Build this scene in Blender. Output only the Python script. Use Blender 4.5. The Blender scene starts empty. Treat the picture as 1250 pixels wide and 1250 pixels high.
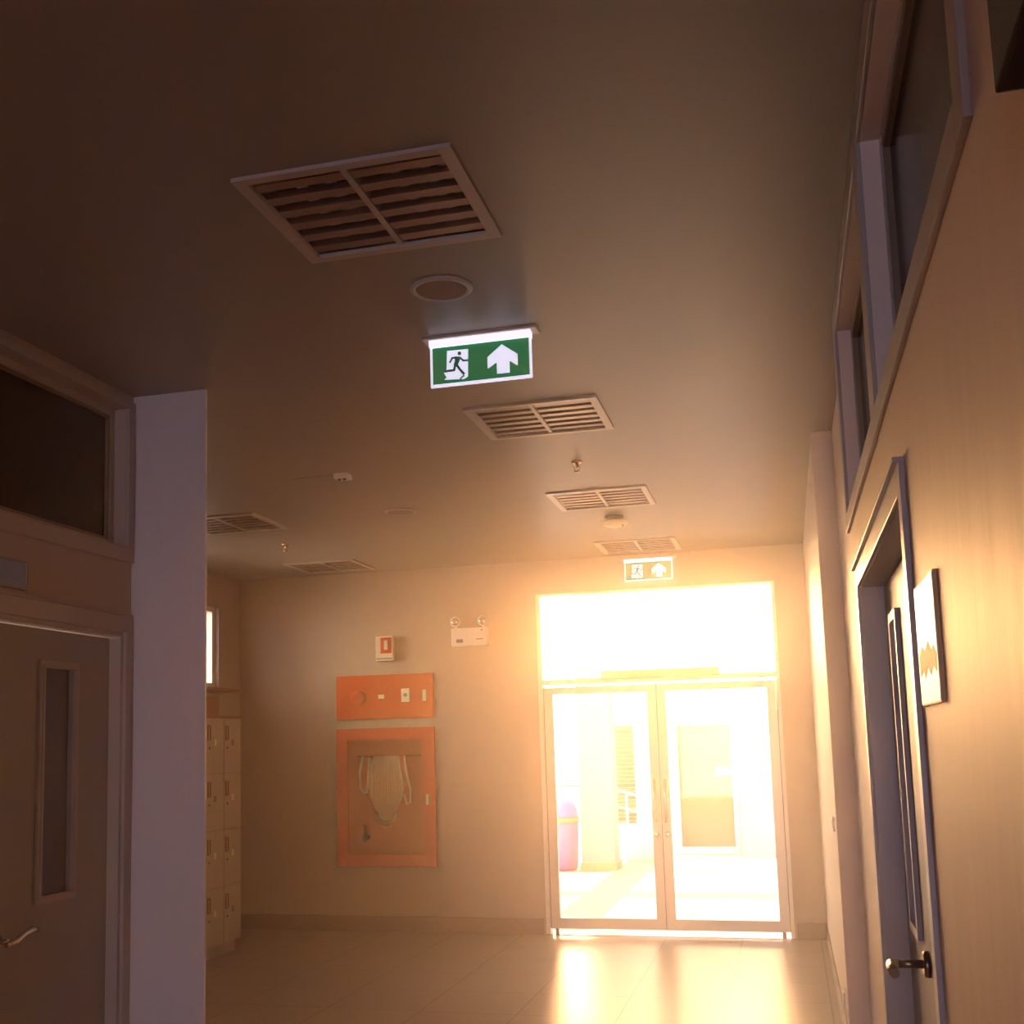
import bpy, bmesh, math, random
from mathutils import Vector, Matrix
random.seed(7)
C = bpy.context.scene.collection
PI = math.pi

# ------------------------------------------------------------------ materials
def new_mat(name):
    m = bpy.data.materials.new(name); m.use_nodes = True
    nt = m.node_tree
    return m, nt, nt.nodes['Principled BSDF']

def plain(name, col, rough=0.5, metal=0.0, spec=0.5, bump=0.0, bscale=40.0, mottle=0.0, mscale=3.0, stretch=None, coat=0.0):
    m, nt, b = new_mat(name)
    b.inputs['Base Color'].default_value = (*col, 1)
    b.inputs['Roughness'].default_value = rough
    b.inputs['Metallic'].default_value = metal
    b.inputs['Specular IOR Level'].default_value = spec
    if coat: b.inputs['Coat Weight'].default_value = coat
    if bump or mottle:
        tc = nt.nodes.new('ShaderNodeTexCoord')
        mp = nt.nodes.new('ShaderNodeMapping')
        if stretch: mp.inputs['Scale'].default_value = stretch
        nt.links.new(tc.outputs['Object'], mp.inputs['Vector'])
    if mottle:
        n = nt.nodes.new('ShaderNodeTexNoise'); n.inputs['Scale'].default_value = mscale
        n.inputs['Detail'].default_value = 5
        nt.links.new(mp.outputs[0], n.inputs['Vector'])
        mx = nt.nodes.new('ShaderNodeMix'); mx.data_type = 'RGBA'
        mx.inputs['A'].default_value = (*[c * (1 - mottle) for c in col], 1)
        mx.inputs['B'].default_value = (*[min(1, c * (1 + mottle)) for c in col], 1)
        nt.links.new(n.outputs['Fac'], mx.inputs['Factor'])
        nt.links.new(mx.outputs['Result'], b.inputs['Base Color'])
    if bump:
        n2 = nt.nodes.new('ShaderNodeTexNoise'); n2.inputs['Scale'].default_value = bscale
        n2.inputs['Detail'].default_value = 4
        nt.links.new(mp.outputs[0], n2.inputs['Vector'])
        bp = nt.nodes.new('ShaderNodeBump'); bp.inputs['Strength'].default_value = bump
        bp.inputs['Distance'].default_value = 0.01
        nt.links.new(n2.outputs['Fac'], bp.inputs['Height'])
        nt.links.new(bp.outputs[0], b.inputs['Normal'])
    return m

def emit(name, col, strength, base=None):
    m, nt, b = new_mat(name)
    b.inputs['Base Color'].default_value = (*(base or col), 1)
    b.inputs['Roughness'].default_value = 0.35
    b.inputs['Emission Color'].default_value = (*col, 1)
    b.inputs['Emission Strength'].default_value = strength
    return m

def clear_glass(name, tint=(1, 1, 1), gloss=0.10):
    m = bpy.data.materials.new(name); m.use_nodes = True
    nt = m.node_tree; nt.nodes.clear()
    out = nt.nodes.new('ShaderNodeOutputMaterial')
    tr = nt.nodes.new('ShaderNodeBsdfTransparent'); tr.inputs[0].default_value = (*tint, 1)
    gl = nt.nodes.new('ShaderNodeBsdfGlossy'); gl.inputs['Roughness'].default_value = 0.03
    fr = nt.nodes.new('ShaderNodeFresnel'); fr.inputs['IOR'].default_value = 1.45
    mul = nt.nodes.new('ShaderNodeMath'); mul.operation = 'MULTIPLY'; mul.inputs[1].default_value = gloss * 8
    mul.use_clamp = True
    mx = nt.nodes.new('ShaderNodeMixShader')
    nt.links.new(fr.outputs[0], mul.inputs[0]); nt.links.new(mul.outputs[0], mx.inputs[0])
    nt.links.new(tr.outputs[0], mx.inputs[1]); nt.links.new(gl.outputs[0], mx.inputs[2])
    nt.links.new(mx.outputs[0], out.inputs[0])
    return m

def tile_mat(name, c1, c2, grout, size, off, rough, spec, gap=0.005):
    m, nt, b = new_mat(name)
    tc = nt.nodes.new('ShaderNodeTexCoord')
    mp = nt.nodes.new('ShaderNodeMapping'); mp.inputs['Location'].default_value = (off[0], off[1], 0)
    br = nt.nodes.new('ShaderNodeTexBrick'); br.offset = 0; br.squash = 1
    br.inputs['Scale'].default_value = 1
    br.inputs['Brick Width'].default_value = size; br.inputs['Row Height'].default_value = size
    br.inputs['Mortar Size'].default_value = gap; br.inputs['Mortar Smooth'].default_value = 0.2
    br.inputs['Color1'].default_value = (*c1, 1); br.inputs['Color2'].default_value = (*c2, 1)
    br.inputs['Mortar'].default_value = (*grout, 1)
    nt.links.new(tc.outputs['Object'], mp.inputs[0]); nt.links.new(mp.outputs[0], br.inputs['Vector'])
    nt.links.new(br.outputs['Color'], b.inputs['Base Color'])
    b.inputs['Roughness'].default_value = rough; b.inputs['Specular IOR Level'].default_value = spec
    return m

M = {}
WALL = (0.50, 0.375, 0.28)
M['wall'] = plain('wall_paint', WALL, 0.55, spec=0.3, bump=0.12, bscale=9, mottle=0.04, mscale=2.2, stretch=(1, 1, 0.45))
M['right'] = plain('brushed_wall_paint_lit', (0.80, 0.61, 0.47), 0.58, spec=0.5, bump=0.3, bscale=11, mottle=0.06, mscale=3, stretch=(1, 1, 0.3))  # wall paint made lighter here, so extra brightness sits in the colour
M['pillar'] = plain('rough_plaster_lit', (0.72, 0.60, 0.53), 0.5, spec=0.35, bump=0.3, bscale=14, mottle=0.07, mscale=4, stretch=(1, 1, 0.35))  # plaster lightened in place of stronger light from behind the viewer
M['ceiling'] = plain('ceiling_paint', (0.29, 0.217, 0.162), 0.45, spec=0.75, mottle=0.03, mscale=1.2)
M['trim'] = plain('trim_paint', (0.44, 0.345, 0.28), 0.35, spec=0.5)
M['door'] = plain('door_paint', (0.34, 0.30, 0.26), 0.45, spec=0.4, bump=0.03, bscale=30)
M['floor'] = tile_mat('floor_tile', (0.42, 0.315, 0.23), (0.405, 0.30, 0.22), (0.25, 0.18, 0.13), 0.605, (1.06 - 0.605 * 2, 1.3 - 0.605 * 20, 0), 0.34, 0.20)
M['skirting'] = plain('skirting_tile', (0.30, 0.175, 0.10), 0.45, spec=0.3)
M['alu'] = plain('powder_coated_aluminium', (0.80, 0.72, 0.62), 0.38, metal=0.15, spec=0.5)
M['seal'] = plain('rubber_seal', (0.25, 0.16, 0.09), 0.7)
M['steel'] = plain('brushed_steel', (0.62, 0.56, 0.5), 0.25, metal=1.0)
M['bronze'] = plain('dark_handle_metal', (0.30, 0.20, 0.14), 0.3, metal=0.9)
M['operator'] = plain('operator_housing', (0.50, 0.40, 0.28), 0.5)
M['glass'] = clear_glass('clear_glass', (0.97, 0.98, 0.97), 0.09)
M['cabinet_glass'] = clear_glass('cabinet_glass', (0.97, 0.97, 0.96), 0.02)
M['darkpane'] = plain('dark_pane', (0.03, 0.014, 0.009), 0.15, spec=0.08)  # dark colour stands in for the unlit rooms behind the transom glass
M['frosted'] = plain('obscured_pane', (0.13, 0.10, 0.13), 0.3, spec=0.5)
M['red'] = plain('red_enamel', (0.72, 0.075, 0.0), 0.55, spec=0.08)
M['redin'] = plain('red_enamel_inside', (0.74, 0.13, 0.006), 0.6, spec=0.05)
M['cream'] = plain('cream_plastic', (0.86, 0.72, 0.54), 0.45)
M['white'] = plain('white_plastic', (0.86, 0.78, 0.68), 0.45)
M['grey'] = plain('grey_plastic', (0.32, 0.26, 0.20), 0.5)
M['canvas'] = plain('canvas_hose', (0.78, 0.56, 0.36), 0.8, bump=0.2, bscale=120)
M['locker'] = plain('locker_door_laminate', (0.56, 0.46, 0.32), 0.45)
M['lockerwood'] = plain('locker_wood_edge', (0.42, 0.19, 0.07), 0.45)
M['lockerbody'] = plain('locker_carcass', (0.50, 0.36, 0.24), 0.5)
M['plinth'] = plain('locker_plinth', (0.50, 0.38, 0.34), 0.5)
M['plate'] = plain('blue_grey_plate', (0.30, 0.32, 0.44), 0.4)
M['lamp_white'] = plain('lamp_housing', (0.50, 0.39, 0.31), 0.35)
M['louvre'] = plain('louvre_aluminium', (0.34, 0.20, 0.14), 0.35, metal=0.4)
M['reflector'] = plain('mirror_reflector', (0.85, 0.80, 0.76), 0.12, metal=1.0)
M['tube'] = plain('opal_tube', (0.93, 0.92, 0.92), 0.2)
M['mesh'] = plain('speaker_mesh', (0.33, 0.21, 0.13), 0.7, bump=0.4, bscale=300)
M['smoked'] = plain('sensor_dark', (0.16, 0.09, 0.05), 0.4)
M['brass'] = plain('brass', (0.75, 0.52, 0.26), 0.25, metal=1.0)
M['valve'] = plain('valve_brass', (0.62, 0.36, 0.14), 0.5)
M['sign_white'] = emit('lit_white_acrylic', (0.80, 0.80, 1.0), 0.85, (0.85, 0.85, 0.9))
M['sign_bar'] = emit('led_bar', (0.80, 0.78, 1.0), 1.1, (0.9, 0.9, 0.9))
M['sign_green'] = emit('lit_green_acrylic', (0.0, 0.20, 0.055), 0.5, (0.0, 0.12, 0.04))
M['sign_dark'] = emit('dark_green_print', (0.0, 0.10, 0.04), 0.3, (0.0, 0.09, 0.04))
M['picture'] = plain('printed_notice', (0.93, 0.91, 0.91), 0.42, spec=0.4)
M['notice_ink'] = plain('notice_ink', (0.34, 0.20, 0.08), 0.6, spec=0.1)
M['board'] = plain('notice_board_edge', (0.62, 0.36, 0.12), 0.5)
M['outwall'] = plain('outdoor_white_wall', (0.88, 0.86, 0.84), 0.7)
M['column'] = plain('outdoor_column_paint', (0.52, 0.44, 0.46), 0.7)
M['outbase'] = plain('outdoor_tan_skirting', (0.60, 0.42, 0.22), 0.6)
M['bin'] = plain('purple_bin_plastic', (0.42, 0.22, 0.62), 0.4)
M['binlid'] = plain('violet_bin_lid', (0.40, 0.22, 0.78), 0.35)
M['binband'] = plain('tan_band', (0.55, 0.36, 0.16), 0.5)
M['outdoor_door'] = plain('tan_door_panel', (0.22, 0.12, 0.05), 0.5)
M['outwhite'] = plain('outdoor_white_frame', (0.92, 0.91, 0.90), 0.5)
M['louverwood'] = plain('tan_louver', (0.30, 0.17, 0.07), 0.6)
M['outrail'] = plain('outdoor_rail_paint', (0.85, 0.80, 0.76), 0.5)
M['brownrail'] = plain('brown_rail_paint', (0.50, 0.35, 0.22), 0.5)
M['blocker'] = plain('blocker_render', (0.80, 0.76, 0.70), 0.8)

def paving():
    m, nt, b = new_mat('banded_paving')
    tc = nt.nodes.new('ShaderNodeTexCoord')
    sx = nt.nodes.new('ShaderNodeSeparateXYZ'); nt.links.new(tc.outputs['Object'], sx.inputs[0])
    def inside(sock, lo, hi):
        a = nt.nodes.new('ShaderNodeMath'); a.operation = 'GREATER_THAN'; a.inputs[1].default_value = lo
        c = nt.nodes.new('ShaderNodeMath'); c.operation = 'LESS_THAN'; c.inputs[1].default_value = hi
        d = nt.nodes.new('ShaderNodeMath'); d.operation = 'MULTIPLY'
        nt.links.new(sock, a.inputs[0]); nt.links.new(sock, c.inputs[0])
        nt.links.new(a.outputs[0], d.inputs[0]); nt.links.new(c.outputs[0], d.inputs[1])
        return d.outputs[0]
    def either(p, q):
        x = nt.nodes.new('ShaderNodeMath'); x.operation = 'MAXIMUM'
        nt.links.new(p, x.inputs[0]); nt.links.new(q, x.inputs[1]); return x.outputs[0]
    X, Y = sx.outputs[0], sx.outputs[1]
    f = inside(X, -2.20, -1.76)
    for lo, hi in ((12.62, 13.08), (15.0, 15.25), (17.2, 17.45)): f = either(f, inside(Y, lo, hi))
    f = either(f, inside(X, -0.955, -0.935))
    mx = nt.nodes.new('ShaderNodeMix'); mx.data_type = 'RGBA'
    mx.inputs['A'].default_value = (0.80, 0.73, 0.66, 1); mx.inputs['B'].default_value = (0.50, 0.37, 0.23, 1)
    nt.links.new(f, mx.inputs['Factor']); nt.links.new(mx.outputs['Result'], b.inputs['Base Color'])
    b.inputs['Roughness'].default_value = 0.75
    return m
M['paving'] = paving()

# ------------------------------------------------------------------ mesh building
class MB:
    def __init__(s): s.bm = bmesh.new()
    def box(s, x0, x1, y0, y1, z0, z1, bev=0.0):
        r = bmesh.ops.create_cube(s.bm, size=1)
        for v in r['verts']:
            v.co = Vector(((x0 + x1) / 2 + v.co.x * (x1 - x0), (y0 + y1) / 2 + v.co.y * (y1 - y0), (z0 + z1) / 2 + v.co.z * (z1 - z0)))
        if bev:
            ed = {e for v in r['verts'] for e in v.link_edges}
            bmesh.ops.bevel(s.bm, geom=list(ed), offset=bev, segments=2, affect='EDGES', profile=0.7)
        return s
    def frame(s, axis, a0, a1, z0, z1, d0, d1, w, wt=None, wb=None):
        """rectangular frame; axis 'x': spans x a0..a1, depth along y d0..d1; axis 'y': spans y, depth along x"""
        wt = w if wt is None else wt; wb = w if wb is None else wb
        B = (lambda p, q, r, t: s.box(p, q, d0, d1, r, t)) if axis == 'x' else (lambda p, q, r, t: s.box(d0, d1, p, q, r, t))
        B(a0, a0 + w, z0, z1); B(a1 - w, a1, z0, z1)
        B(a0 + w, a1 - w, z1 - wt, z1)
        if wb: B(a0 + w, a1 - w, z0, z0 + wb)
        return s
    def prism(s, pts, n, depth):
        """pts: 3D outline, extruded along n*depth"""
        n = Vector(n).normalized() * depth
        a = [s.bm.verts.new(Vector(p)) for p in pts]; b = [s.bm.verts.new(Vector(p) + n) for p in pts]
        s.bm.faces.new(a); s.bm.faces.new(b[::-1])
        for i in range(len(a)):
            j = (i + 1) % len(a); s.bm.faces.new((a[i], b[i], b[j], a[j]))
        return s
    def tube(s, path, r, seg=10, flat=1.0):
        path = [Vector(p) for p in path]; rings = []
        up = None
        for i, p in enumerate(path):
            t = (path[min(i + 1, len(path) - 1)] - path[max(i - 1, 0)]).normalized()
            if up is None: up = Vector((0, 0, 1)) if abs(t.z) < 0.9 else Vector((0, 1, 0))
            u = t.cross(up).normalized(); w = u.cross(t).normalized(); up = w
            rr = r[i] if isinstance(r, (list, tuple)) else r
            rings.append([s.bm.verts.new(p + u * math.cos(2 * PI * k / seg) * rr + w * math.sin(2 * PI * k / seg) * rr * flat) for k in range(seg)])
        for A, B in zip(rings[:-1], rings[1:]):
            for k in range(seg):
                l = (k + 1) % seg
                f = s.bm.faces.new((A[k], A[l], B[l], B[k])); f.smooth = True
        s.bm.faces.new(rings[0][::-1]); s.bm.faces.new(rings[-1])
        return s
    def lathe(s, prof, at, axis='z', seg=32, cap=True):
        """prof: (radius, height) pairs along axis from at"""
        at = Vector(at); rings = []
        for r, h in prof:
            ring = []
            for k in range(seg):
                c, d = math.cos(2 * PI * k / seg) * r, math.sin(2 * PI * k / seg) * r
                o = {'z': (c, d, h), 'y': (c, h, d), 'x': (h, c, d)}[axis]
                ring.append(s.bm.verts.new(at + Vector(o)))
            rings.append(ring)
        for A, B in zip(rings[:-1], rings[1:]):
            for k in range(seg):
                l = (k + 1) % seg
                f = s.bm.faces.new((A[k], A[l], B[l], B[k])); f.smooth = True
        if cap:
            s.bm.faces.new(rings[0][::-1]); s.bm.faces.new(rings[-1])
        return s
    def build(s, name, mat, parent=None, loc=(0, 0, 0)):
        bmesh.ops.recalc_face_normals(s.bm, faces=s.bm.faces[:])
        me = bpy.data.meshes.new(name); s.bm.to_mesh(me); s.bm.free()
        me.materials.append(mat)
        o = bpy.data.objects.new(name, me); C.objects.link(o)
        if parent is not None: o.parent = parent
        else: o.location = loc
        return o

def slab(axis, d0, d1, a0, a1, b0, b1, holes):
    """wall/ceiling slab with rectangular holes as one closed mesh.
    axis 'y': lies in x(a),z(b), thick y; 'x': y(a),z(b), thick x; 'z': x(a),y(b), thick z"""
    m = MB()
    A = sorted({a0, a1} | {min(max(h[i], a0), a1) for h in holes for i in (0, 1)})
    B = sorted({b0, b1} | {min(max(h[i], b0), b1) for h in holes for i in (2, 3)})
    def pt(a, b, d): return {'y': (a, d, b), 'x': (d, a, b), 'z': (a, b, d)}[axis]
    vs = {}
    def V(i, j, d):
        k = (i, j, d)
        if k not in vs: vs[k] = m.bm.verts.new(pt(A[i], B[j], d))
        return vs[k]
    def solid(i, j):
        if not (0 <= i < len(A) - 1 and 0 <= j < len(B) - 1): return False
        a, b = (A[i] + A[i + 1]) / 2, (B[j] + B[j + 1]) / 2
        return not any(h[0] < a < h[1] and h[2] < b < h[3] for h in holes)
    for i in range(len(A) - 1):
        for j in range(len(B) - 1):
            if not solid(i, j): continue
            for d in (d0, d1):
                m.bm.faces.new((V(i, j, d), V(i + 1, j, d), V(i + 1, j + 1, d), V(i, j + 1, d)))
            for di, dj, p, q in ((-1, 0, (i, j), (i, j + 1)), (1, 0, (i + 1, j), (i + 1, j + 1)), (0, -1, (i, j), (i + 1, j)), (0, 1, (i, j + 1), (i + 1, j + 1))):
                if not solid(i + di, j + dj):
                    m.bm.faces.new((V(*p, d0), V(*q, d0), V(*q, d1), V(*p, d1)))
    return m

def thing(name, label, cat, loc=(0, 0, 0), group=None):
    o = bpy.data.objects.new(name, None); C.objects.link(o); o.location = loc
    o.empty_display_size = 0.05
    return tag(o, label, cat, group)
def tag(o, label, cat, group=None):
    o['label'] = label; o['category'] = cat
    if group: o['group'] = group
    return o
def struct(m, name, mat, label, cat):
    o = m.build(name, mat); o['kind'] = 'structure'; o['label'] = label; o['category'] = cat
    return o
def sroot(name, label, cat):
    o = bpy.data.objects.new(name, None); C.objects.link(o); o['kind'] = 'structure'; o['label'] = label; o['category'] = cat
    o.empty_display_size = 0.05
    return o
def dup(root, loc, label):
    r = root.copy(); C.objects.link(r); r.location = loc; r['label'] = label
    for ch in list(root.children):
        c = ch.copy(); C.objects.link(c); c.parent = r
        for g in ch.children:
            d = g.copy(); C.objects.link(d); d.parent = c
    return r

# ------------------------------------------------------------------ dimensions (metres; camera stands at x=0, y=0)
H = 3.2                                  # ceiling
YF = 10.15                               # far wall, inner face
XR, XC = 0.262, 0.205                     # right wall, right column face
XL = -2.765                              # wall with the left door
XA = -4.91                               # alcove wall with the lockers
YB = -9.0                                # back of the hall

# ------------------------------------------------------------------ setting
LIGHTS = [(-1.10, 3.18), (-1.09, 5.62), (-1.095, 7.66), (-1.10, 9.67), (-3.72, 7.52), (-3.80, 9.66)]
fl = MB().box(-5.2, 0.6, YB - 0.2, YF + 0.2, -0.12, 0)
struct(fl, 'floor', M['floor'], 'beige square-tiled hall floor with a soft sheen', 'floor')
hol = [(x - 0.29, x + 0.29, y - 0.27, y + 0.27) for x, y in LIGHTS]
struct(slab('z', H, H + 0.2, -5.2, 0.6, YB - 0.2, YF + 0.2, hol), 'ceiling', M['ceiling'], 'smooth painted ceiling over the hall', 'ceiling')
DX0, DX1 = -2.07, -0.045                 # glazed entrance opening
struct(slab('y', YF, YF + 0.2, -5.2, 0.6, 0, H, [(DX0, DX1, -0.1, 2.90), (-3.485 - 0.445, -3.485 + 0.445, 1.168 - 0.592, 1.168 + 0.592)]), 'wall_far', M['wall'], 'far wall around the glazed entrance doors', 'wall')
struct(slab('x', XL - 0.2, XL, YB, 4.626, 0, H, [(3.66, 4.57, -0.1, 2.13), (3.35, 4.57, 2.50, 3.13)]), 'wall_left', M['wall'], 'near left wall holding a door and a transom window', 'wall')
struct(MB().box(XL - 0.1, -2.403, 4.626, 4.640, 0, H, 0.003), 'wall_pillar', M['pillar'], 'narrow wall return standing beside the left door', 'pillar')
struct(MB().box(-5.2, XL - 0.1, 4.66, 4.80, 0, H), 'wall_alcove_near', M['wall'], 'hidden end wall of the locker alcove', 'wall')
struct(slab('x', XA - 0.2, XA, 4.80, YF, 0, H, [(8.15, 9.69, 2.16, 2.90)]), 'wall_alcove', M['wall'], 'left alcove wall behind the lockers, under a window', 'wall')
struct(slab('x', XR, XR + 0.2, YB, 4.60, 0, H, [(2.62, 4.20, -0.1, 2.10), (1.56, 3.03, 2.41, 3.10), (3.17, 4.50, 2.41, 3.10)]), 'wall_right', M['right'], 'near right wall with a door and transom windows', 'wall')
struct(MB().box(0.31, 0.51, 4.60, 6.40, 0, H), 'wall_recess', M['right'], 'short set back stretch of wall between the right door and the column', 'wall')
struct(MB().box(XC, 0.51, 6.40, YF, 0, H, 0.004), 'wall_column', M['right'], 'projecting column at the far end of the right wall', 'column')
struct(slab('y', YB - 0.2, YB, XL - 0.2, XR + 0.2, 0, H, [(-2.6, 0.1, 0.2, 2.9)]), 'wall_back', M['wall'], 'end wall behind the viewer with a window', 'wall')
wb = sroot('window_6', 'window in the wall behind the viewer', 'window')
MB().frame('x', -2.6, 0.1, 0.2, 2.9, YB - 0.14, YB - 0.06, 0.05).box(-1.275, -1.225, YB - 0.14, YB - 0.06, 0.25, 2.85).build('window_frame', M['alu'], wb)
MB().box(-2.55, 0.05, YB - 0.105, YB - 0.099, 0.25, 2.85).build('glass_pane', M['glass'], wb)

# skirting
def skirt(name, m, label): struct(m, name, M['skirting'], label, 'baseboard')
skirt('baseboard_far_left', MB().box(XA, DX0 - 0.02, YF - 0.012, YF, 0, 0.13, 0.003), 'tan tile baseboard left of the glass doors')
skirt('baseboard_far_right', MB().box(DX1 + 0.02, XC, YF - 0.012, YF, 0, 0.13, 0.003), 'tan tile baseboard right of the glass doors')
skirt('baseboard_column', MB().box(XC - 0.010, XC, 6.40, YF - 0.012, 0, 0.13, 0.003), 'tan tile baseboard along the projecting column')
skirt('baseboard_left', MB().box(XA, XA + 0.012, 4.80, YF - 0.012, 0, 0.13, 0.003), 'tan tile baseboard of the locker alcove')
skirt('baseboard_right', MB().box(0.298, 0.31, 4.60, 6.40, 0, 0.13, 0.003), 'tan tile baseboard by the right door')

# ---- glazed entrance (door_2)
d2 = sroot('door_2', 'glazed aluminium double entrance doors with a transom pane above', 'door')
fm = MB()
yo0, yo1 = YF - 0.015, YF + 0.10
fm.box(DX0, -2.035, yo0, yo1, 0, 2.90).box(-0.075, DX1, yo0, yo1, 0, 2.90)
fm.box(-2.035, -0.075, yo0, yo1, 2.885, 2.90).box(-2.035, -0.075, yo0, yo1, 2.105, 2.150)
fm.build('outer_frame', M['alu'], d2)
MB().box(-2.035, -0.075, YF + 0.04, YF + 0.048, 2.150, 2.885).build('transom_pane', M['glass'], d2)
def leaf(x0, x1, handle_x, side):
    f = MB().frame('x', x0, x1, 0.05, 2.082, YF + 0.005, YF + 0.055, 0.075, 0.062, 0.088)
    o = f.build('door_leaf', M['alu'], d2)
    MB().box(x0 + 0.07, x1 - 0.07, YF + 0.026, YF + 0.034, 0.13, 2.03).build('leaf_pane', M['glass'], o)
    hx = handle_x
    b = MB().tube([(hx, YF - 0.045, 0.93), (hx, YF - 0.045, 1.29)], 0.013, 12)
    for z in (0.97, 1.25): b.tube([(hx, YF + 0.01, z), (hx, YF - 0.045, z)], 0.009, 8)
    b.build('pull_handle', M['steel'], o)
    MB().lathe([(0.022, 0), (0.022, -0.008), (0.012, -0.012), (0.010, -0.02)], (hx, YF + 0.005, 0.83), 'y', 16).build('lock_cylinder', M['steel'], o)
    MB().box(x0 + 0.03 if side < 0 else x1 - 0.06, x0 + 0.06 if side < 0 else x1 - 0.03, YF + 0.01, YF + 0.05, 0.0, 0.05).build('floor_pivot', M['bronze'], o)
    return o
leaf(-2.028, -1.066, -1.108, -1); leaf(-1.060, -0.082, -1.018, 1)
MB().box(-1.0655, -1.0605, YF + 0.012, YF + 0.05, 0.052, 2.08).build('meeting_seal', M['seal'], d2)
sl = MB()
sl.box(-2.035, -2.0285, YF + 0.014, YF + 0.05, 0.05, 2.082).box(-0.0815, -0.075, YF + 0.014, YF + 0.05, 0.05, 2.082)
sl.build('edge_seal', M['seal'], d2)
MB().box(DX0, DX1, YF - 0.02, YF + 0.2, -0.02, 0.006).build('threshold', M['steel'], d2)

op = MB().box(-1.511, -0.524, YF - 0.07, YF - 0.016, 2.135, 2.206, 0.006).build('door_operator', M['operator'])
tag(op, 'long tan operator housing on the rail above the glass doors', 'door operator')

# ---- generic side-wall door parts (built in y/z with depth along x)
# left door (door_1)
d1 = sroot('door_1', 'grey painted door with a narrow vision pane in the left wall', 'door')
cs = MB()
cs.box(XL - 0.001, XL + 0.016, 4.565, 4.624, 0, 2.20, 0.003).box(XL - 0.001, XL + 0.016, 3.60, 3.665, 0, 2.20, 0.003).box(XL - 0.001, XL + 0.016, 3.665, 4.565, 2.125, 2.20, 0.003)
cs.box(XL - 0.001, XL + 0.026, 3.60, 4.60, 2.195, 2.205)
cs.build('door_casing', M['trim'], d1)
jb = MB(); jb.box(XL - 0.16, XL, 4.545, 4.569, 0, 2.13).box(XL - 0.16, XL, 3.661, 3.685, 0, 2.13).box(XL - 0.16, XL, 3.685, 4.545, 2.106, 2.13)
jb.build('door_jamb', M['trim'], d1)
lx = XL - 0.052
lf = slab('x', lx - 0.042, lx, 3.69, 4.54, 0.012, 2.10, [(4.06, 4.27, 1.06, 1.95)]).build('door_leaf', M['door'], d1)
MB().frame('y', 4.035, 4.30, 1.035, 1.975, lx - 0.004, lx + 0.012, 0.028).frame('y', 4.050, 4.285, 1.050, 1.960, lx - 0.004, lx + 0.018, 0.010).build('vision_frame', M['trim'], lf)
MB().box(lx - 0.026, lx - 0.02, 4.055, 4.275, 1.055, 1.955).build('vision_pane', M['frosted'], lf)
hd = MB()
hd.tube([(lx, 3.815, 0.935), (lx + 0.05, 3.815, 0.935)], 0.010, 12)
hd.tube([(lx + 0.05, 3.805, 0.925), (lx + 0.052, 3.86, 0.930), (lx + 0.052, 3.91, 0.950), (lx + 0.050, 3.96, 0.958), (lx + 0.046, 4.00, 0.950)], [0.011, 0.011, 0.011, 0.011, 0.009], 12)
hd.lathe([(0.026, 0), (0.026, 0.008), (0.02, 0.011)], (lx, 3.815, 0.935), 'x', 24)
hd.build('lever_handle', M['steel'], lf)

# right door (door_3)
d3 = sroot('door_3', 'recessed door with a narrow vision pane in the right wall', 'door')
XK = 0.250                               # casing front
cs = MB()
cs.box(XK, XR, 2.56, 2.62, 0, 2.165, 0.003).box(XK, XR, 4.20, 4.262, 0, 2.165, 0.003).box(XK, XR, 2.62, 4.20, 2.10, 2.165, 0.003)
cs.box(XK - 0.012, XR, 2.56, 4.262, 2.163, 2.172, 0.002)
cs.build('door_casing', M['trim'], d3)
jb = MB(); jb.box(XR, XR + 0.17, 2.60, 2.622, 0, 2.10).box(XR, XR + 0.17, 4.198, 4.22, 0, 2.10).box(XR, XR + 0.17, 2.622, 4.198, 2.098, 2.12)
jb.build('door_jamb', M['trim'], d3)
rx = 0.335
lf = slab('x', rx, rx + 0.042, 2.63, 4.19, 0.012, 2.09, [(3.745, 3.93, 1.04, 1.95)]).build('door_leaf', M['door'], d3)
MB().frame('y', 3.72, 3.955, 1.015, 1.975, rx - 0.014, rx + 0.004, 0.028).build('vision_frame', M['trim'], lf)
MB().box(rx + 0.02, rx + 0.026, 3.74, 3.935, 1.035, 1.955).build('vision_pane', M['frosted'], lf)
hd = MB()
hy, hz = 3.60, 0.972
hd.lathe([(0.036, 0.001), (0.036, -0.012), (0.03, -0.016)], (rx, hy, hz), 'x', 24)
hd.tube([(rx - 0.01, hy, hz), (rx - 0.09, hy, hz)], 0.012, 12)
hd.tube([(rx - 0.088, hy + 0.004, hz), (rx - 0.100, hy - 0.03, hz + 0.002), (rx - 0.102, hy - 0.08, hz), (rx - 0.100, hy - 0.13, hz - 0.004)], [0.014, 0.016, 0.015, 0.013], 12)
hd.build('lever_handle', M['bronze'], lf)
MB().box(rx + 0.12, rx + 0.14, 2.5, 4.3, 0, 2.2).build('dark_backing', M['darkpane'], d3)

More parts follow.
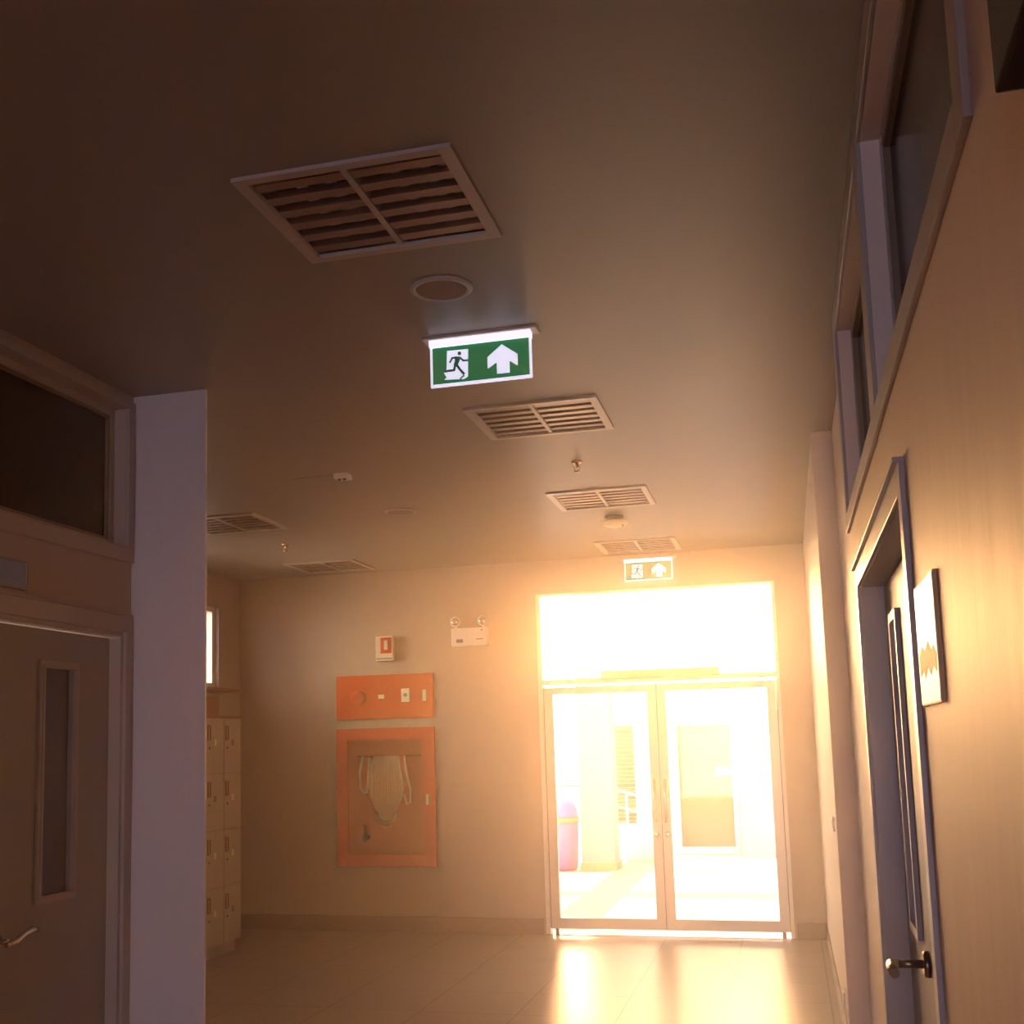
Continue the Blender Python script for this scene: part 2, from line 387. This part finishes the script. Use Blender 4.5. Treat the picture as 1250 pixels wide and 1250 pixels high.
# ---- transom windows
def transom(name, wall_x, s, y0, y1, z0, z1, label, mid=None):
    """s=+1: glass lies towards -x of the wall face (left wall); -1: right wall"""
    w = sroot(name, label, 'window')
    f = MB()
    def X(a, b): p, q = wall_x - s * a, wall_x - s * b; return min(p, q), max(p, q)
    f.frame('y', y0 - 0.012, y1 + 0.012, z0 - 0.012, z1 + 0.012, *X(0.058, 0.11), 0.045)
    f.build('window_frame', M['trim'], w)
    MB().frame('y', y0 + 0.034, y1 - 0.034, z0 + 0.034, z1 - 0.034, *X(0.062, 0.10), 0.012).build('sash_seal', M['seal'], w)
    MB().box(*X(0.078, 0.086), y0 + 0.03, y1 - 0.03, z0 + 0.03, z1 - 0.03).build('window_pane', M['darkpane'], w)
    return w
w1 = transom('window_1', XL, 1, 3.35, 4.57, 2.50, 3.13, 'dark transom window above the left door')
t = MB().box(XL, XL + 0.018, 3.28, 4.585, 2.435, 2.50, 0.003).box(XL, XL + 0.018, 4.57, 4.62, 2.435, 3.165, 0.003).box(XL, XL + 0.018, 3.28, 4.57, 3.13, 3.165, 0.003)
t.build('window_trim', M['trim'], w1)
w2 = transom('window_2', XK, -1, 1.56, 3.03, 2.41, 3.10, 'nearer dark transom window high on the right wall')
w3 = transom('window_3', XK, -1, 3.17, 4.50, 2.41, 3.10, 'farther dark transom window above the right door')
t = MB()
t.box(XK, XR, 1.49, 1.56, 2.35, 3.18, 0.002).box(XK, XR, 3.03, 3.17, 2.41, 3.10, 0.003).box(XK, XR, 4.50, 4.60, 2.35, 3.18, 0.003)
t.box(XK, XR, 1.56, 4.50, 2.35, 2.41, 0.003).box(XK, XR, 1.56, 4.50, 3.10, 3.18, 0.003)
struct(t, 'trim_1', M['trim'], 'raised painted surround of the right wall transoms', 'trim')

# ---- alcove window
w4 = sroot('window_4', 'white framed window above the lockers', 'window')
MB().frame('y', 8.15, 9.69, 2.16, 2.90, XA - 0.10, XA - 0.03, 0.05).box(XA - 0.10, XA - 0.03, 8.895, 8.945, 2.21, 2.85).build('window_frame', M['alu'], w4)
MB().frame('y', 8.10, 9.74, 2.12, 2.94, XA, XA + 0.012, 0.05).build('window_trim', M['trim'], w4)
MB().box(XA - 0.07, XA - 0.064, 8.20, 9.64, 2.21, 2.85).build('window_pane', M['glass'], w4)
MB().box(XA, XA + 0.07, 8.05, 9.99, 2.145, 2.165, 0.003).build('window_sill', M['lockerwood'], w4)

# ------------------------------------------------------------------ ceiling fixtures
def make_light():
    t = thing('ceiling_light', '', 'ceiling light', group='square louvred ceiling lights')
    fr = MB()
    for a in ((-0.322, -0.284, -0.30, 0.30), (0.284, 0.322, -0.30, 0.30), (-0.284, 0.284, -0.30, -0.266), (-0.284, 0.284, 0.266, 0.30)):
        fr.box(a[0], a[1], a[2], a[3], -0.012, 0.004, 0.002)
    fr.build('light_frame', M['lamp_white'], t)
    hs = MB()
    hs.box(-0.286, 0.286, -0.268, 0.268, 0.095, 0.105).box(-0.288, -0.280, -0.268, 0.268, 0.0, 0.10).box(0.280, 0.288, -0.268, 0.268, 0.0, 0.10)
    hs.box(-0.28, 0.28, -0.269, -0.262, 0.0, 0.10).box(-0.28, 0.28, 0.262, 0.269, 0.0, 0.10)
    hs.build('light_housing', M['reflector'], t)
    MB().prism([(-0.010, -0.262, -0.008), (0.010, -0.262, -0.008), (0.004, -0.262, 0.030), (-0.004, -0.262, 0.030)], (0, 1, 0), 0.524).build('centre_spine', M['lamp_white'], t)
    lv = MB()
    for k in range(6):
        y = -0.262 + 0.524 * (k + 0.5) / 6
        for x0, x1 in ((-0.279, -0.011), (0.011, 0.279)):
            lv.prism([(x0, y - 0.021, -0.003), (x0, y + 0.021, -0.003), (x0, y + 0.008, 0.024), (x0, y - 0.008, 0.024)], (1, 0, 0), x1 - x0)
    lv.build('louvre_blades', M['louvre'], t)
    for x in (-0.185, -0.095, 0.105, 0.195):
        MB().tube([(x, -0.25, 0.044), (x, 0.25, 0.044)], 0.014, 12).build('lamp_tube', M['tube'], t)
    return t
LBL = ['largest louvred ceiling light, nearest the viewer, ahead of the round speaker',
       'louvred ceiling light just behind the big exit sign',
       'louvred ceiling light between the sprinkler and the round smoke detector',
       'louvred ceiling light in front of the small exit sign above the doors',
       'louvred ceiling light partly hidden by the left pillar',
       'louvred ceiling light above the hose cabinets near the far wall']
cl = make_light()
for i, ((x, y), lb) in enumerate(zip(LIGHTS, LBL)):
    if i == 0: cl.location = (x, y, H); cl['label'] = lb
    else: dup(cl, (x, y, H), lb)

def make_speaker(loc, label):
    t = thing('ceiling_speaker', label, 'ceiling speaker', loc, 'round ceiling speakers')
    MB().lathe([(0.112, 0.0), (0.112, -0.005), (0.104, -0.011), (0.092, -0.011), (0.090, -0.004)], (0, 0, 0), seg=40).build('speaker_rim', M['lamp_white'], t)
    MB().lathe([(0.091, -0.004), (0.088, -0.0085), (0.05, -0.011), (0.01, -0.012)], (0, 0, 0), seg=40).build('speaker_grille', M['mesh'], t)
    return t
sp = make_speaker((-1.085, 3.845, H), 'round ceiling speaker between the nearest light and the big exit sign')
dup(sp, (-2.46, 7.57, H), 'round ceiling speaker halfway to the hose cabinets, beyond the small sensor')

def make_sprinkler(loc, label):
    t = thing('sprinkler', label, 'sprinkler', loc, 'ceiling sprinkler heads')
    MB().lathe([(0.034, 0.004), (0.034, -0.004), (0.024, -0.010), (0.012, -0.012)], (0, 0, 0), seg=24).build('escutcheon', M['brass'], t)
    b = MB().lathe([(0.011, -0.01), (0.011, -0.026), (0.006, -0.03), (0.006, -0.036)], (0, 0, 0), seg=16)
    for s in (-1, 1): b.tube([(s * 0.010, 0, -0.022), (s * 0.017, 0, -0.034), (s * 0.012, 0, -0.050), (0, 0, -0.056)], 0.003, 6)
    b.build('sprinkler_head', M['brass'], t)
    MB().lathe([(0.004, -0.054), (0.020, -0.056), (0.020, -0.058), (0.004, -0.062)], (0, 0, 0), seg=20).build('deflector', M['brass'], t)
    return t
sk = make_sprinkler((-1.08, 6.60, H), 'small brass sprinkler between two ceiling lights in the middle row')
dup(sk, (-3.70, 8.46, H), 'small brass sprinkler between the two left ceiling lights')

t = thing('smoke_detector', 'round smoke detector dome hanging between the last two middle lights', 'smoke detector', (-1.11, 8.34, H))
MB().lathe([(0.066, 0.0), (0.066, -0.012), (0.052, -0.016), (0.052, -0.032)], (0, 0, 0), seg=36).build('detector_base', M['grey'], t)
MB().lathe([(0.050, -0.032), (0.094, -0.038), (0.098, -0.048), (0.090, -0.060), (0.050, -0.074), (0.010, -0.078)], (0, 0, 0), seg=36).build('detector_dome', M['cream'], t)
MB().lathe([(0.006, -0.070), (0.006, -0.079), (0.002, -0.081)], (0.062, -0.03, 0), seg=10).build('indicator', M['smoked'], t)

t = thing('motion_sensor', 'little square motion sensor alone on the left part of the ceiling', 'sensor', (-2.435, 6.40, H))
MB().box(-0.042, 0.042, -0.042, 0.042, -0.030, 0.004, 0.003).build('sensor_body', M['cream'], t)
for s in (-1, 1):
    MB().lathe([(0.012, -0.029), (0.012, -0.036), (0.006, -0.041)], (s * 0.016, -0.015, 0), seg=14).build('sensor_lens', M['smoked'], t)
MB().box(-0.33, -0.043, -0.006, 0.006, -0.003, 0.0, 0.001).build('cable_cover', M['ceiling'], t)

# ------------------------------------------------------------------ exit signs
def make_exit(loc, label):
    W, HH = 0.408, 0.172
    t = thing('exit_sign', label, 'exit sign', loc, 'green running man exit signs')
    MB().box(-W / 2 - 0.025, W / 2 + 0.025, -0.035, 0.045, -0.012, 0.0, 0.003).build('ceiling_plate', M['lamp_white'], t)
    MB().box(-W / 2, W / 2, -0.022, 0.022, -0.040, -0.012, 0.003).build('light_bar', M['sign_bar'], t)
    z0 = -0.040 - HH + 0.012
    MB().box(-W / 2, W / 2, -0.006, 0.006, z0, z0 + HH, 0.0025).build('sign_panel', M['sign_white'], t)
    def P(u, v, y): return (-W / 2 + u * W, y, z0 + v * HH)
    yf = -0.006
    MB().box(-W / 2 + 0.026 * W, W / 2 - 0.022 * W, yf - 0.0012, yf, z0 + 0.065 * HH, z0 + 0.925 * HH).build('green_face', M['sign_green'], t)
    def poly(m, pts, y, d): m.prism([P(u, v, y) for u, v in pts], (0, -1, 0), d)
    # pixel coordinates of the sign as drawn (860 x 365 grid), turned into u, v
    def uv(x, y):
        v = 1 - (y - (290 - 115 * (x - 165) / 870)) / 365
        u = (x - 165 - 22 * (1 - v)) / 872
        return (u, v)
    m = MB(); poly(m, [(.715, .835), (.865, .57), (.865, .30), (.785, .435), (.785, .16), (.662, .16), (.662, .435), (.572, .30), (.572, .57)], yf - 0.0012, 0.0008)
    m.build('arrow', M['sign_white'], t)
    m = MB(); poly(m, [uv(*p) for p in ((320, 332), (503, 312), (510, 545), (478, 568), (305, 580), (325, 560), (300, 522), (322, 490))], yf - 0.0012, 0.0008)
    m.build('doorway_field', M['sign_white'], t)
    m = MB()
    def stroke(pts, w):
        q = [Vector(P(*uv(*p), yf - 0.0020)) for p in pts]
        for a, b in zip(q[:-1], q[1:]):
            d = (b - a).normalized(); n = Vector((-d.z, 0, d.x)) * w * W / 870 / 2; e = d * w * W / 870 * 0.35
            m.prism([a - e + n, b + e + n, b + e - n, a - e - n], (0, -1, 0), 0.0007)
    hc = Vector(P(*uv(429, 351), yf - 0.0020))
    m.prism([hc + Vector((math.cos(k * PI / 8), 0, math.sin(k * PI / 8))) * 0.0078 for k in range(16)], (0, -1, 0), 0.0007)
    poly(m, [uv(*p) for p in ((388, 378), (446, 380), (430, 425), (418, 455), (380, 455), (392, 420))], yf - 0.0020, 0.0007)
    stroke([(402, 388), (368, 392), (350, 430)], 17)
    stroke([(436, 388), (466, 412), (506, 408)], 17)
    stroke([(396, 450), (388, 496), (312, 508)], 21)
    stroke([(408, 448), (438, 488), (474, 524)], 22)
    stroke([(446, 566), (474, 540)], 14)
    m.build('running_figure', M['sign_dark'], t)
    return t
ex = make_exit((-1.073, 4.345, H), 'big lit green exit sign hanging from the ceiling ahead of the lights')
dup(ex, (-1.073, YF - 0.046, 3.162), 'small lit exit sign directly above the glass doors')

# ------------------------------------------------------------------ far wall equipment
t = thing('alarm_control_box', 'small orange control panel box above the hose cabinet', 'alarm box', (-3.483, YF, 2.057))
MB().box(-0.460, 0.460, -0.022, 0.004, -0.197, 0.197, 0.004).build('panel_box', M['red'], t)
MB().lathe([(0.072, -0.021), (0.072, -0.030), (0.05, -0.042), (0.015, -0.046)], (-0.25, 0, -0.005), 'y', 32).build('bell_dome', M['red'], t)
MB().box(-0.055, 0.0, -0.027, -0.021, -0.018, 0.018, 0.002).build('name_plate', M['cream'], t)
c = MB().box(0.165, 0.240, -0.034, -0.021, -0.055, 0.065, 0.004).build('call_point', M['cream'], t)
MB().lathe([(0.016, -0.034), (0.016, -0.039), (0.01, -0.041)], (0.203, 0, 0.008), 'y', 16).build('push_button', M['grey'], c)
MB().box(0.362, 0.395, -0.030, -0.021, -0.050, 0.050, 0.003).build('telephone_jack', M['cream'], t)

t = thing('hose_cabinet', 'large orange hose cabinet with a glazed door on the far wall', 'hose cabinet', (-3.485, YF, 1.168))
hw, hh = 0.462, 0.609
MB().frame('x', -0.443, 0.443, -0.590, 0.590, 0.0, 0.150, 0.010).box(-0.433, 0.433, 0.140, 0.150, -0.580, 0.580).build('cabinet_box', M['redin'], t)
dr = MB().frame('x', -hw, hw, -hh, hh, -0.022, -0.001, 0.105).build('cabinet_door', M['red'], t)
MB().box(-hw + 0.10, hw - 0.10, -0.010, -0.006, -hh + 0.10, hh - 0.10).build('door_pane', M['cabinet_glass'], dr)
MB().box(0.378, 0.402, -0.036, -0.021, -0.075, 0.020, 0.004).build('door_handle', M['cream'], dr)
MB().tube([(-0.30, 0.09, 0.36), (0.30, 0.09, 0.36)], 0.009, 10).build('hose_rail', M['redin'], t)

t = thing('fire_hose', 'cream canvas hose hanging in folds inside the glazed orange cabinet', 'fire hose', (-3.505, YF, 1.168))
hose = MB()
for k in range(15):
    u = -1 + 2 * k / 14
    for y in (0.055, 0.085):
        zb = -0.15 - 0.07 * math.sqrt(max(0, 1 - u * u))
        hose.tube([(0.115 * u, 0.085, 0.355), (0.130 * u, y, 0.29), (0.165 * u, y - 0.010, 0.10), (0.145 * u, y - 0.012, 0.0), (0.095 * u, y - 0.006, -0.11), (0.070 * u, y, zb)], [0.010, 0.012, 0.014, 0.013, 0.011, 0.010], 8)
hose.build('hose_folds', M['canvas'], t)
MB().tube([(-0.092 * math.cos(PI * i / 12), 0.045, -0.145 - 0.095 * math.sin(PI * i / 12)) for i in range(13)], 0.021, 10).build('hose_loop', M['canvas'], t)
MB().tube([(-0.150, 0.06, 0.345), (-0.155, 0.045, 0.26), (-0.163, 0.04, 0.09), (-0.167, 0.04, 0.05)], [0.018, 0.012, 0.016, 0.021], 12).build('nozzle', M['cream'], t)
MB().tube([(-0.225, 0.08, 0.36), (-0.250, 0.06, 0.22), (-0.245, 0.055, 0.08), (-0.210, 0.05, 0.03), (-0.167, 0.045, 0.045)], 0.012, 8).build('nozzle_hose', M['canvas'], t)
MB().tube([(0.17, 0.08, 0.36), (0.20, 0.06, 0.18), (0.235, 0.055, 0.05), (0.230, 0.05, -0.05), (0.195, 0.05, -0.07), (0.175, 0.05, 0.02)], 0.012, 8).build('supply_hose', M['canvas'], t)

t = thing('hose_valve', 'small brass hose valve low inside the orange cabinet', 'valve', (-3.485, YF, 1.168))
MB().lathe([(0.03, 0.138), (0.03, 0.12), (0.018, 0.116), (0.018, 0.06)], (-0.235, 0, -0.36), 'y', 18).build('valve_stub', M['valve'], t)
MB().lathe([(0.016, -0.03), (0.026, 0.0), (0.022, 0.03), (0.010, 0.05), (0.008, 0.12)], (-0.235, 0.06, -0.37), 'z', 18).build('valve_body', M['valve'], t)

t = thing('alarm_sounder', 'small boxed fire alarm sounder above the orange panels', 'alarm sounder', (-3.462, YF, 2.487))
MB().box(-0.082, 0.082, -0.06, 0, -0.112, 0.112, 0.006).build('sounder_body', M['cream'], t)
MB().box(-0.034, 0.068, -0.066, -0.059, -0.045, 0.098, 0.004).build('sounder_face', M['red'], t)
MB().box(0.002, 0.036, -0.076, -0.065, -0.012, 0.072, 0.006).build('strobe_lens', M['white'], t)
MB().box(-0.075, 0.075, -0.064, -0.059, -0.098, -0.085).build('vent_slot', M['grey'], t)

t = thing('emergency_light', 'white twin-lamp emergency light on the far wall left of the transom', 'emergency light', (-2.662, YF, 2.553))
MB().box(-0.163, 0.163, -0.09, 0, -0.080, 0.080, 0.008).build('battery_box', M['white'], t)
MB().box(-0.115, -0.055, -0.094, -0.089, -0.050, -0.020).build('status_window', M['grey'], t)
MB().box(0.065, 0.125, -0.094, -0.089, -0.028, -0.020).build('vent_slot', M['grey'], t)
MB().lathe([(0.007, -0.089), (0.007, -0.095), (0.003, -0.097)], (0.118, 0, 0.055), 'y', 12).build('test_button', M['grey'], t)
for s, dz in ((-1, 0.0), (1, 0.0)):
    x = s * 0.125
    l = MB().tube([(x, -0.045, 0.078), (x, -0.045, 0.100)], 0.012, 10)
    l.lathe([(0.018, 0.03), (0.044, 0.0), (0.046, -0.030), (0.040, -0.036)], (x, -0.05, 0.138), 'y', 24)
    o = l.build('lamp_head', M['white'], t)
    MB().lathe([(0.038, -0.036), (0.028, -0.044), (0.008, -0.047)], (x, -0.05, 0.138), 'y', 24).build('lamp_lens', M['reflector'], o)

# ------------------------------------------------------------------ lockers
LF, PY = -4.41, 0.312
t = thing('locker', 'bank of cream lockers with brown edges standing in the left alcove', 'lockers', (LF, 9.13, 0))
MB().box(-0.46, -0.022, -3 * PY, 0, 0.09, 1.87).build('locker_body', M['lockerbody'], t)
MB().box(-0.47, 0.006, -3 * PY - 0.004, 0.004, 1.87, 1.892, 0.002).build('locker_top', M['lockerwood'], t)
MB().box(-0.44, -0.035, -3 * PY + 0.02, -0.04, 0.0, 0.09).build('locker_plinth', M['plinth'], t)
RH = (1.87 - 0.09) / 4
for c in range(3):
    for r in range(4):
        y1 = -c * PY - 0.004; y0 = -(c + 1) * PY + 0.004; z0 = 0.09 + r * RH + 0.004; z1 = z0 + RH - 0.008
        d = MB().box(-0.020, 0.0, y0, y1, z0, z1, 0.0015).build('locker_door', M['locker'], t)
        MB().frame('y', y0 + 0.024, y0 + 0.074, z1 - 0.175, z1 - 0.055, -0.002, 0.006, 0.011).build('handle_recess', M['lockerwood'], d)
        MB().lathe([(0.009, -0.001), (0.009, 0.005), (0.004, 0.006)], (0, y0 + 0.055, z1 - 0.235), 'x', 14).build('keyhole', M['bronze'], d)
        MB().box(-0.001, 0.002, y0 + 0.135, y0 + 0.175, z1 - 0.215, z1 - 0.165).build('number_tag', M['cream'] if (c + r) % 3 else M['grey'], d)
bx = MB().box(-4.80, -4.56, 8.62, 9.03, 1.893, 2.07, 0.006).build('storage_box', M['lockerwood'])
tag(bx, 'brown box lying on top of the lockers under the window', 'box')

# ------------------------------------------------------------------ wall signs and small fittings
t = thing('name_plate', 'blue grey blank room plate above the left door', 'room plate', (XL, 3.70, 2.28))
MB().box(0, 0.010, -0.16, 0.16, -0.052, 0.052, 0.002).build('plate_face', M['plate'], t)
MB().frame('y', -0.163, 0.163, -0.055, 0.055, 0.0, 0.014, 0.008).build('plate_border', M['grey'], t)

t = thing('notice_board', 'white rectangular notice with a tan scribble on the near right wall', 'notice', (XR, 2.335, 1.77))
MB().box(-0.007, 0.003, -0.152, 0.152, -0.115, 0.115, 0.001).build('board', M['board'], t)
nf = MB().box(-0.0085, -0.0065, -0.149, 0.149, -0.112, 0.112).build('notice_sheet', M['picture'], t)
m = MB()
top = [(-0.16, -0.030), (-0.12, -0.012), (-0.08, -0.020), (-0.03, 0.0), (0.03, -0.016), (0.09, -0.004), (0.15, -0.022)]
bot = [(0.14, -0.060), (0.09, -0.050), (0.05, -0.066), (0.0, -0.046), (-0.05, -0.064), (-0.10, -0.048), (-0.15, -0.062)]
m.prism([(-0.0084, y * 0.86, z) for y, z in top + bot], (-1, 0, 0), 0.0008)
m.build('ink_mark', M['notice_ink'], nf)

dp = MB().box(0.212, XR, 0.30, 1.10, 2.17, 2.75, 0.004).build('wall_box', M['darkpane'])
tag(dp, 'dark box high on the right wall, cut off by the top right picture corner', 'wall box')

t = thing('light_switch', 'small switch plate at shoulder height on the right column', 'light switch', (XC, 6.75, 1.14))
MB().box(-0.009, 0, -0.06, 0.06, -0.038, 0.038, 0.003).build('switch_plate', M['white'], t)
MB().box(-0.013, -0.008, -0.022, 0.022, -0.022, 0.022, 0.002).build('rocker', M['white'], t)
t = thing('wall_socket', 'small socket plate just above the baseboard of the right column', 'socket', (XC, 6.85, 0.22))
MB().box(-0.010, 0, -0.06, 0.06, -0.04, 0.04, 0.003).build('socket_plate', M['white'], t)
MB().lathe([(0.02, -0.008), (0.02, -0.013), (0.012, -0.014)], (0, 0, 0), 'x', 16).build('socket_face', M['white'], t)

# ------------------------------------------------------------------ outdoors
g = MB().box(-14, 9, YF + 0.2, 40, -0.15, 0.0)
struct(g, 'ground', M['paving'], 'pale paving with tan bands outside the doors', 'ground')
cn = struct(slab('z', 3.45, 3.62, -7.5, 3.0, YF + 0.2, 12.0, []), 'sun_block_canopy', M['blocker'], 'unseen canopy slab outside the doors, placed to block the sun', 'roof')  # out of view; put in and sized to keep direct sun out of the hall
o = struct(MB().box(-2.635, -2.205, 15.3, 15.73, 0, 5.2, 0.01), 'column_outdoor', M['column'], 'square pinkish white column outside the left glass leaf', 'column')
MB().box(-2.655, -2.185, 15.28, 15.75, 0, 0.09, 0.004).build('column_skirting', M['outbase'], o)

struct(MB().box(-8.3, -8.0, YF + 0.35, 20, 0, 7), 'wall_sky_block', M['blocker'], 'added unseen wall left of the yard that blocks side sky light', 'wall')  # unseen wall added to keep the side sky light off the yard

t = thing('litter_bin', 'purple domed litter bin outside beside the column', 'bin', (-2.88, 15.32, 0))
MB().lathe([(0.17, 0.0), (0.19, 0.02), (0.205, 0.30), (0.215, 0.60)], (0, 0, 0), seg=36).build('bin_body', M['bin'], t)
MB().lathe([(0.222, 0.60), (0.228, 0.63), (0.222, 0.66)], (0, 0, 0), seg=36).build('bin_band', M['binband'], t)
MB().lathe([(0.218, 0.66), (0.205, 0.74), (0.17, 0.83), (0.11, 0.90), (0.04, 0.925)], (0, 0, 0), seg=36).build('bin_lid', M['binlid'], t)

struct(slab('y', 17.6, 17.85, -1.66, 3.2, 0, 2.0, [(-1.565, -0.80, 0.083, 1.816)]), 'wall_outdoor', M['outwall'], 'white building wall facing the glass doors', 'wall')
d4 = sroot('door_4', 'tan door with a thick white frame across the yard', 'door')
MB().frame('x', -1.632, -0.748, 0.003, 1.888, 17.55, 17.6, 0.067, 0.072, 0.08).build('door_frame', M['outwhite'], d4)
MB().box(-1.565, -0.80, 17.66, 17.70, 0.083, 1.816).build('door_leaf', M['outdoor_door'], d4)
t = thing('door_sign', 'small white sign on the tan outdoor door', 'sign', (-0.93, 17.66, 1.149))
MB().box(-0.118, 0.118, -0.012, 0, -0.055, 0.055, 0.002).build('sign_plate', M['outwhite'], t)
struct(MB().box(-0.70, 2.6, 16.9, 17.05, 0, 0.92, 0.01), 'wall_parapet', M['column'], 'low pinkish wall right of the tan outdoor door', 'wall')
struct(MB().box(-2.36, -1.80, 16.5, 16.62, 0, 0.485, 0.01), 'wall_low', M['outwall'], 'low white wall carrying the stair rail', 'wall')

t = thing('stair_rail', 'pale stair handrail rising on the low white wall outside', 'handrail', (0, 16.56, 0))
r = MB().tube([(-2.31, 0, 0.94), (-2.12, 0, 0.885), (-1.93, 0, 0.815)], 0.017, 10).tube([(-2.31, 0, 0.72), (-1.93, 0, 0.60)], 0.014, 10)
r.build('handrail', M['outrail'], t)
for x, z in ((-2.20, 0.905), (-1.945, 0.82)):
    MB().tube([(x, 0, 0.484), (x, 0, z)], 0.016, 10).build('rail_post', M['outrail'], t)

w5 = sroot('window_5', 'tall tan louvered window across the yard', 'window')
lv = MB()
for k in range(24):
    z = 0.31 + 1.56 * (k + 0.5) / 24
    lv.prism([(-2.668, 18.93, z - 0.030), (-2.668, 18.94, z - 0.036), (-2.668, 19.01, z + 0.016), (-2.668, 19.00, z + 0.022)], (1, 0, 0), 0.295)
lv.build('louver_slats', M['louverwood'], w5)
MB().box(-2.668, -2.373, 18.995, 19.02, 0.30, 1.875).build('louver_backing', M['outwhite'], w5)
struct(slab('y', 19.02, 19.25, -2.75, -1.3, 0, 2.6, []), 'wall_yard', M['outwall'], 'white wall behind the louvered window', 'wall')

t = thing('fence_rail', 'brown topped white railing seen left of the outdoor column', 'railing', (0, 18.3, 0))
MB().tube([(-4.6, 0, 0.945), (-2.9, 0, 0.945)], 0.018, 10).build('top_rail', M['brownrail'], t)
pk = MB()
for k in range(14):
    x = -4.55 + 0.12 * k; pk.tube([(x, 0, 0.0), (x, 0, 0.945)], 0.008, 6)
pk.build('balusters', M['outrail'], t)

# ------------------------------------------------------------------ sky, sun
w = bpy.data.worlds.new('sky'); bpy.context.scene.world = w; w.use_nodes = True
nt = w.node_tree; nt.nodes.clear()
out = nt.nodes.new('ShaderNodeOutputWorld'); bg = nt.nodes.new('ShaderNodeBackground')
tc = nt.nodes.new('ShaderNodeTexCoord')
def N(t, **k):
    n = nt.nodes.new(t)
    for a, b in k.items(): setattr(n, a, b)
    return n
def lobe(direction, power):
    d = Vector(direction).normalized()
    vm = N('ShaderNodeVectorMath', operation='DOT_PRODUCT'); vm.inputs[1].default_value = d
    nt.links.new(tc.outputs['Generated'], vm.inputs[0])
    mx = N('ShaderNodeMath', operation='MAXIMUM'); mx.inputs[1].default_value = 0
    nt.links.new(vm.outputs['Value'], mx.inputs[0])
    p = N('ShaderNodeMath', operation='POWER'); p.inputs[1].default_value = power
    nt.links.new(mx.outputs[0], p.inputs[0]); return p.outputs[0]
def scaled(fac, col):
    v = N('ShaderNodeVectorMath', operation='SCALE'); v.inputs[0].default_value = col
    nt.links.new(fac, v.inputs['Scale']); return v.outputs[0]
def add(a, b):
    v = N('ShaderNodeVectorMath', operation='ADD'); nt.links.new(a, v.inputs[0]); nt.links.new(b, v.inputs[1]); return v.outputs[0]
SKY_BASE = (0.03, 0.035, 0.045)
SKY_FRONT = (4.6, 3.9, 3.3)
SKY_LOW_SUN = (230.0, 82.0, 14.0)
SKY_SUNSET = (165.0, 86.0, 34.0)
SKY_REAR = (10.0, 9.8, 15.0)
SKY_SIDE = (30.0, 26.0, 21.0)
s = scaled(lobe((0, 1, 0.25), 1.5), SKY_FRONT)
s = add(s, scaled(lobe((0.03, 1, 0.10), 200), SKY_LOW_SUN))
s = add(s, scaled(lobe((-0.14, 1, 0.085), 90), SKY_SUNSET))
s = add(s, scaled(lobe((0, -1, 0.12), 8), SKY_REAR))
s = add(s, scaled(lobe((-1, 0, 0.3), 3), SKY_SIDE))
cst = N('ShaderNodeCombineXYZ')
for i in range(3): cst.inputs[i].default_value = SKY_BASE[i]
s = add(s, cst.outputs[0])
nt.links.new(s, bg.inputs['Color']); bg.inputs['Strength'].default_value = 1.0
nt.links.new(bg.outputs[0], out.inputs['Surface'])

sun = bpy.data.lights.new('sun', 'SUN'); sun.energy = 2.5; sun.angle = math.radians(2); sun.color = (1, 0.93, 0.82)
so = bpy.data.objects.new('sun', sun); C.objects.link(so)
el, az = math.radians(62), math.radians(8)
d = Vector((math.sin(az) * math.cos(el), math.cos(az) * math.cos(el), math.sin(el)))
so.rotation_euler = d.to_track_quat('Z', 'Y').to_euler(); so.location = (3, 20, 15)

# ------------------------------------------------------------------ haze volume in the hall, added to imitate lens flare
HAZE = 0.025
if HAZE:
    m = bpy.data.materials.new('flare_haze'); m.use_nodes = True
    n = m.node_tree; n.nodes.clear()
    o = n.nodes.new('ShaderNodeOutputMaterial'); v = n.nodes.new('ShaderNodeVolumeScatter')
    v.inputs['Density'].default_value = HAZE; v.inputs['Anisotropy'].default_value = 0.75
    v.inputs['Color'].default_value = (1, 0.97, 0.93, 1)
    n.links.new(v.outputs[0], o.inputs['Volume'])
    hz = MB().box(-2.39, XC - 0.012, 2.0, YF - 0.10, 0.01, H - 0.095).build('haze', m)
    hz['kind'] = 'stuff'; tag(hz, 'thin warm haze added in front of the doors as flare glow', 'haze')

# ------------------------------------------------------------------ camera
cam = bpy.data.cameras.new('camera'); co = bpy.data.objects.new('camera', cam); C.objects.link(co)
cam.sensor_width = 36; cam.lens = 41.658; cam.shift_x = 0.05912; cam.shift_y = 0.07694
cam.clip_start = 0.02
R = Matrix(((0.9619609, 0.0584761, 0.2668552), (0.2721138, -0.1186001, -0.9549283), (-0.0241914, 0.9912187, -0.1300008)))
co.matrix_world = Matrix.Translation((0, 0, 1.6)) @ R.to_4x4()
sc = bpy.context.scene; sc.camera = co

vs = sc.view_settings
vs.view_transform = 'Standard'; vs.look = 'None'; vs.gamma = 1; vs.use_curve_mapping = False
vs.exposure = 0.0
cy = sc.cycles
cy.use_denoising = True; cy.max_bounces = 14; cy.diffuse_bounces = 9; cy.glossy_bounces = 6
cy.transparent_max_bounces = 16; cy.volume_bounces = 1; cy.sample_clamp_indirect = 12
cy.caustics_reflective = False
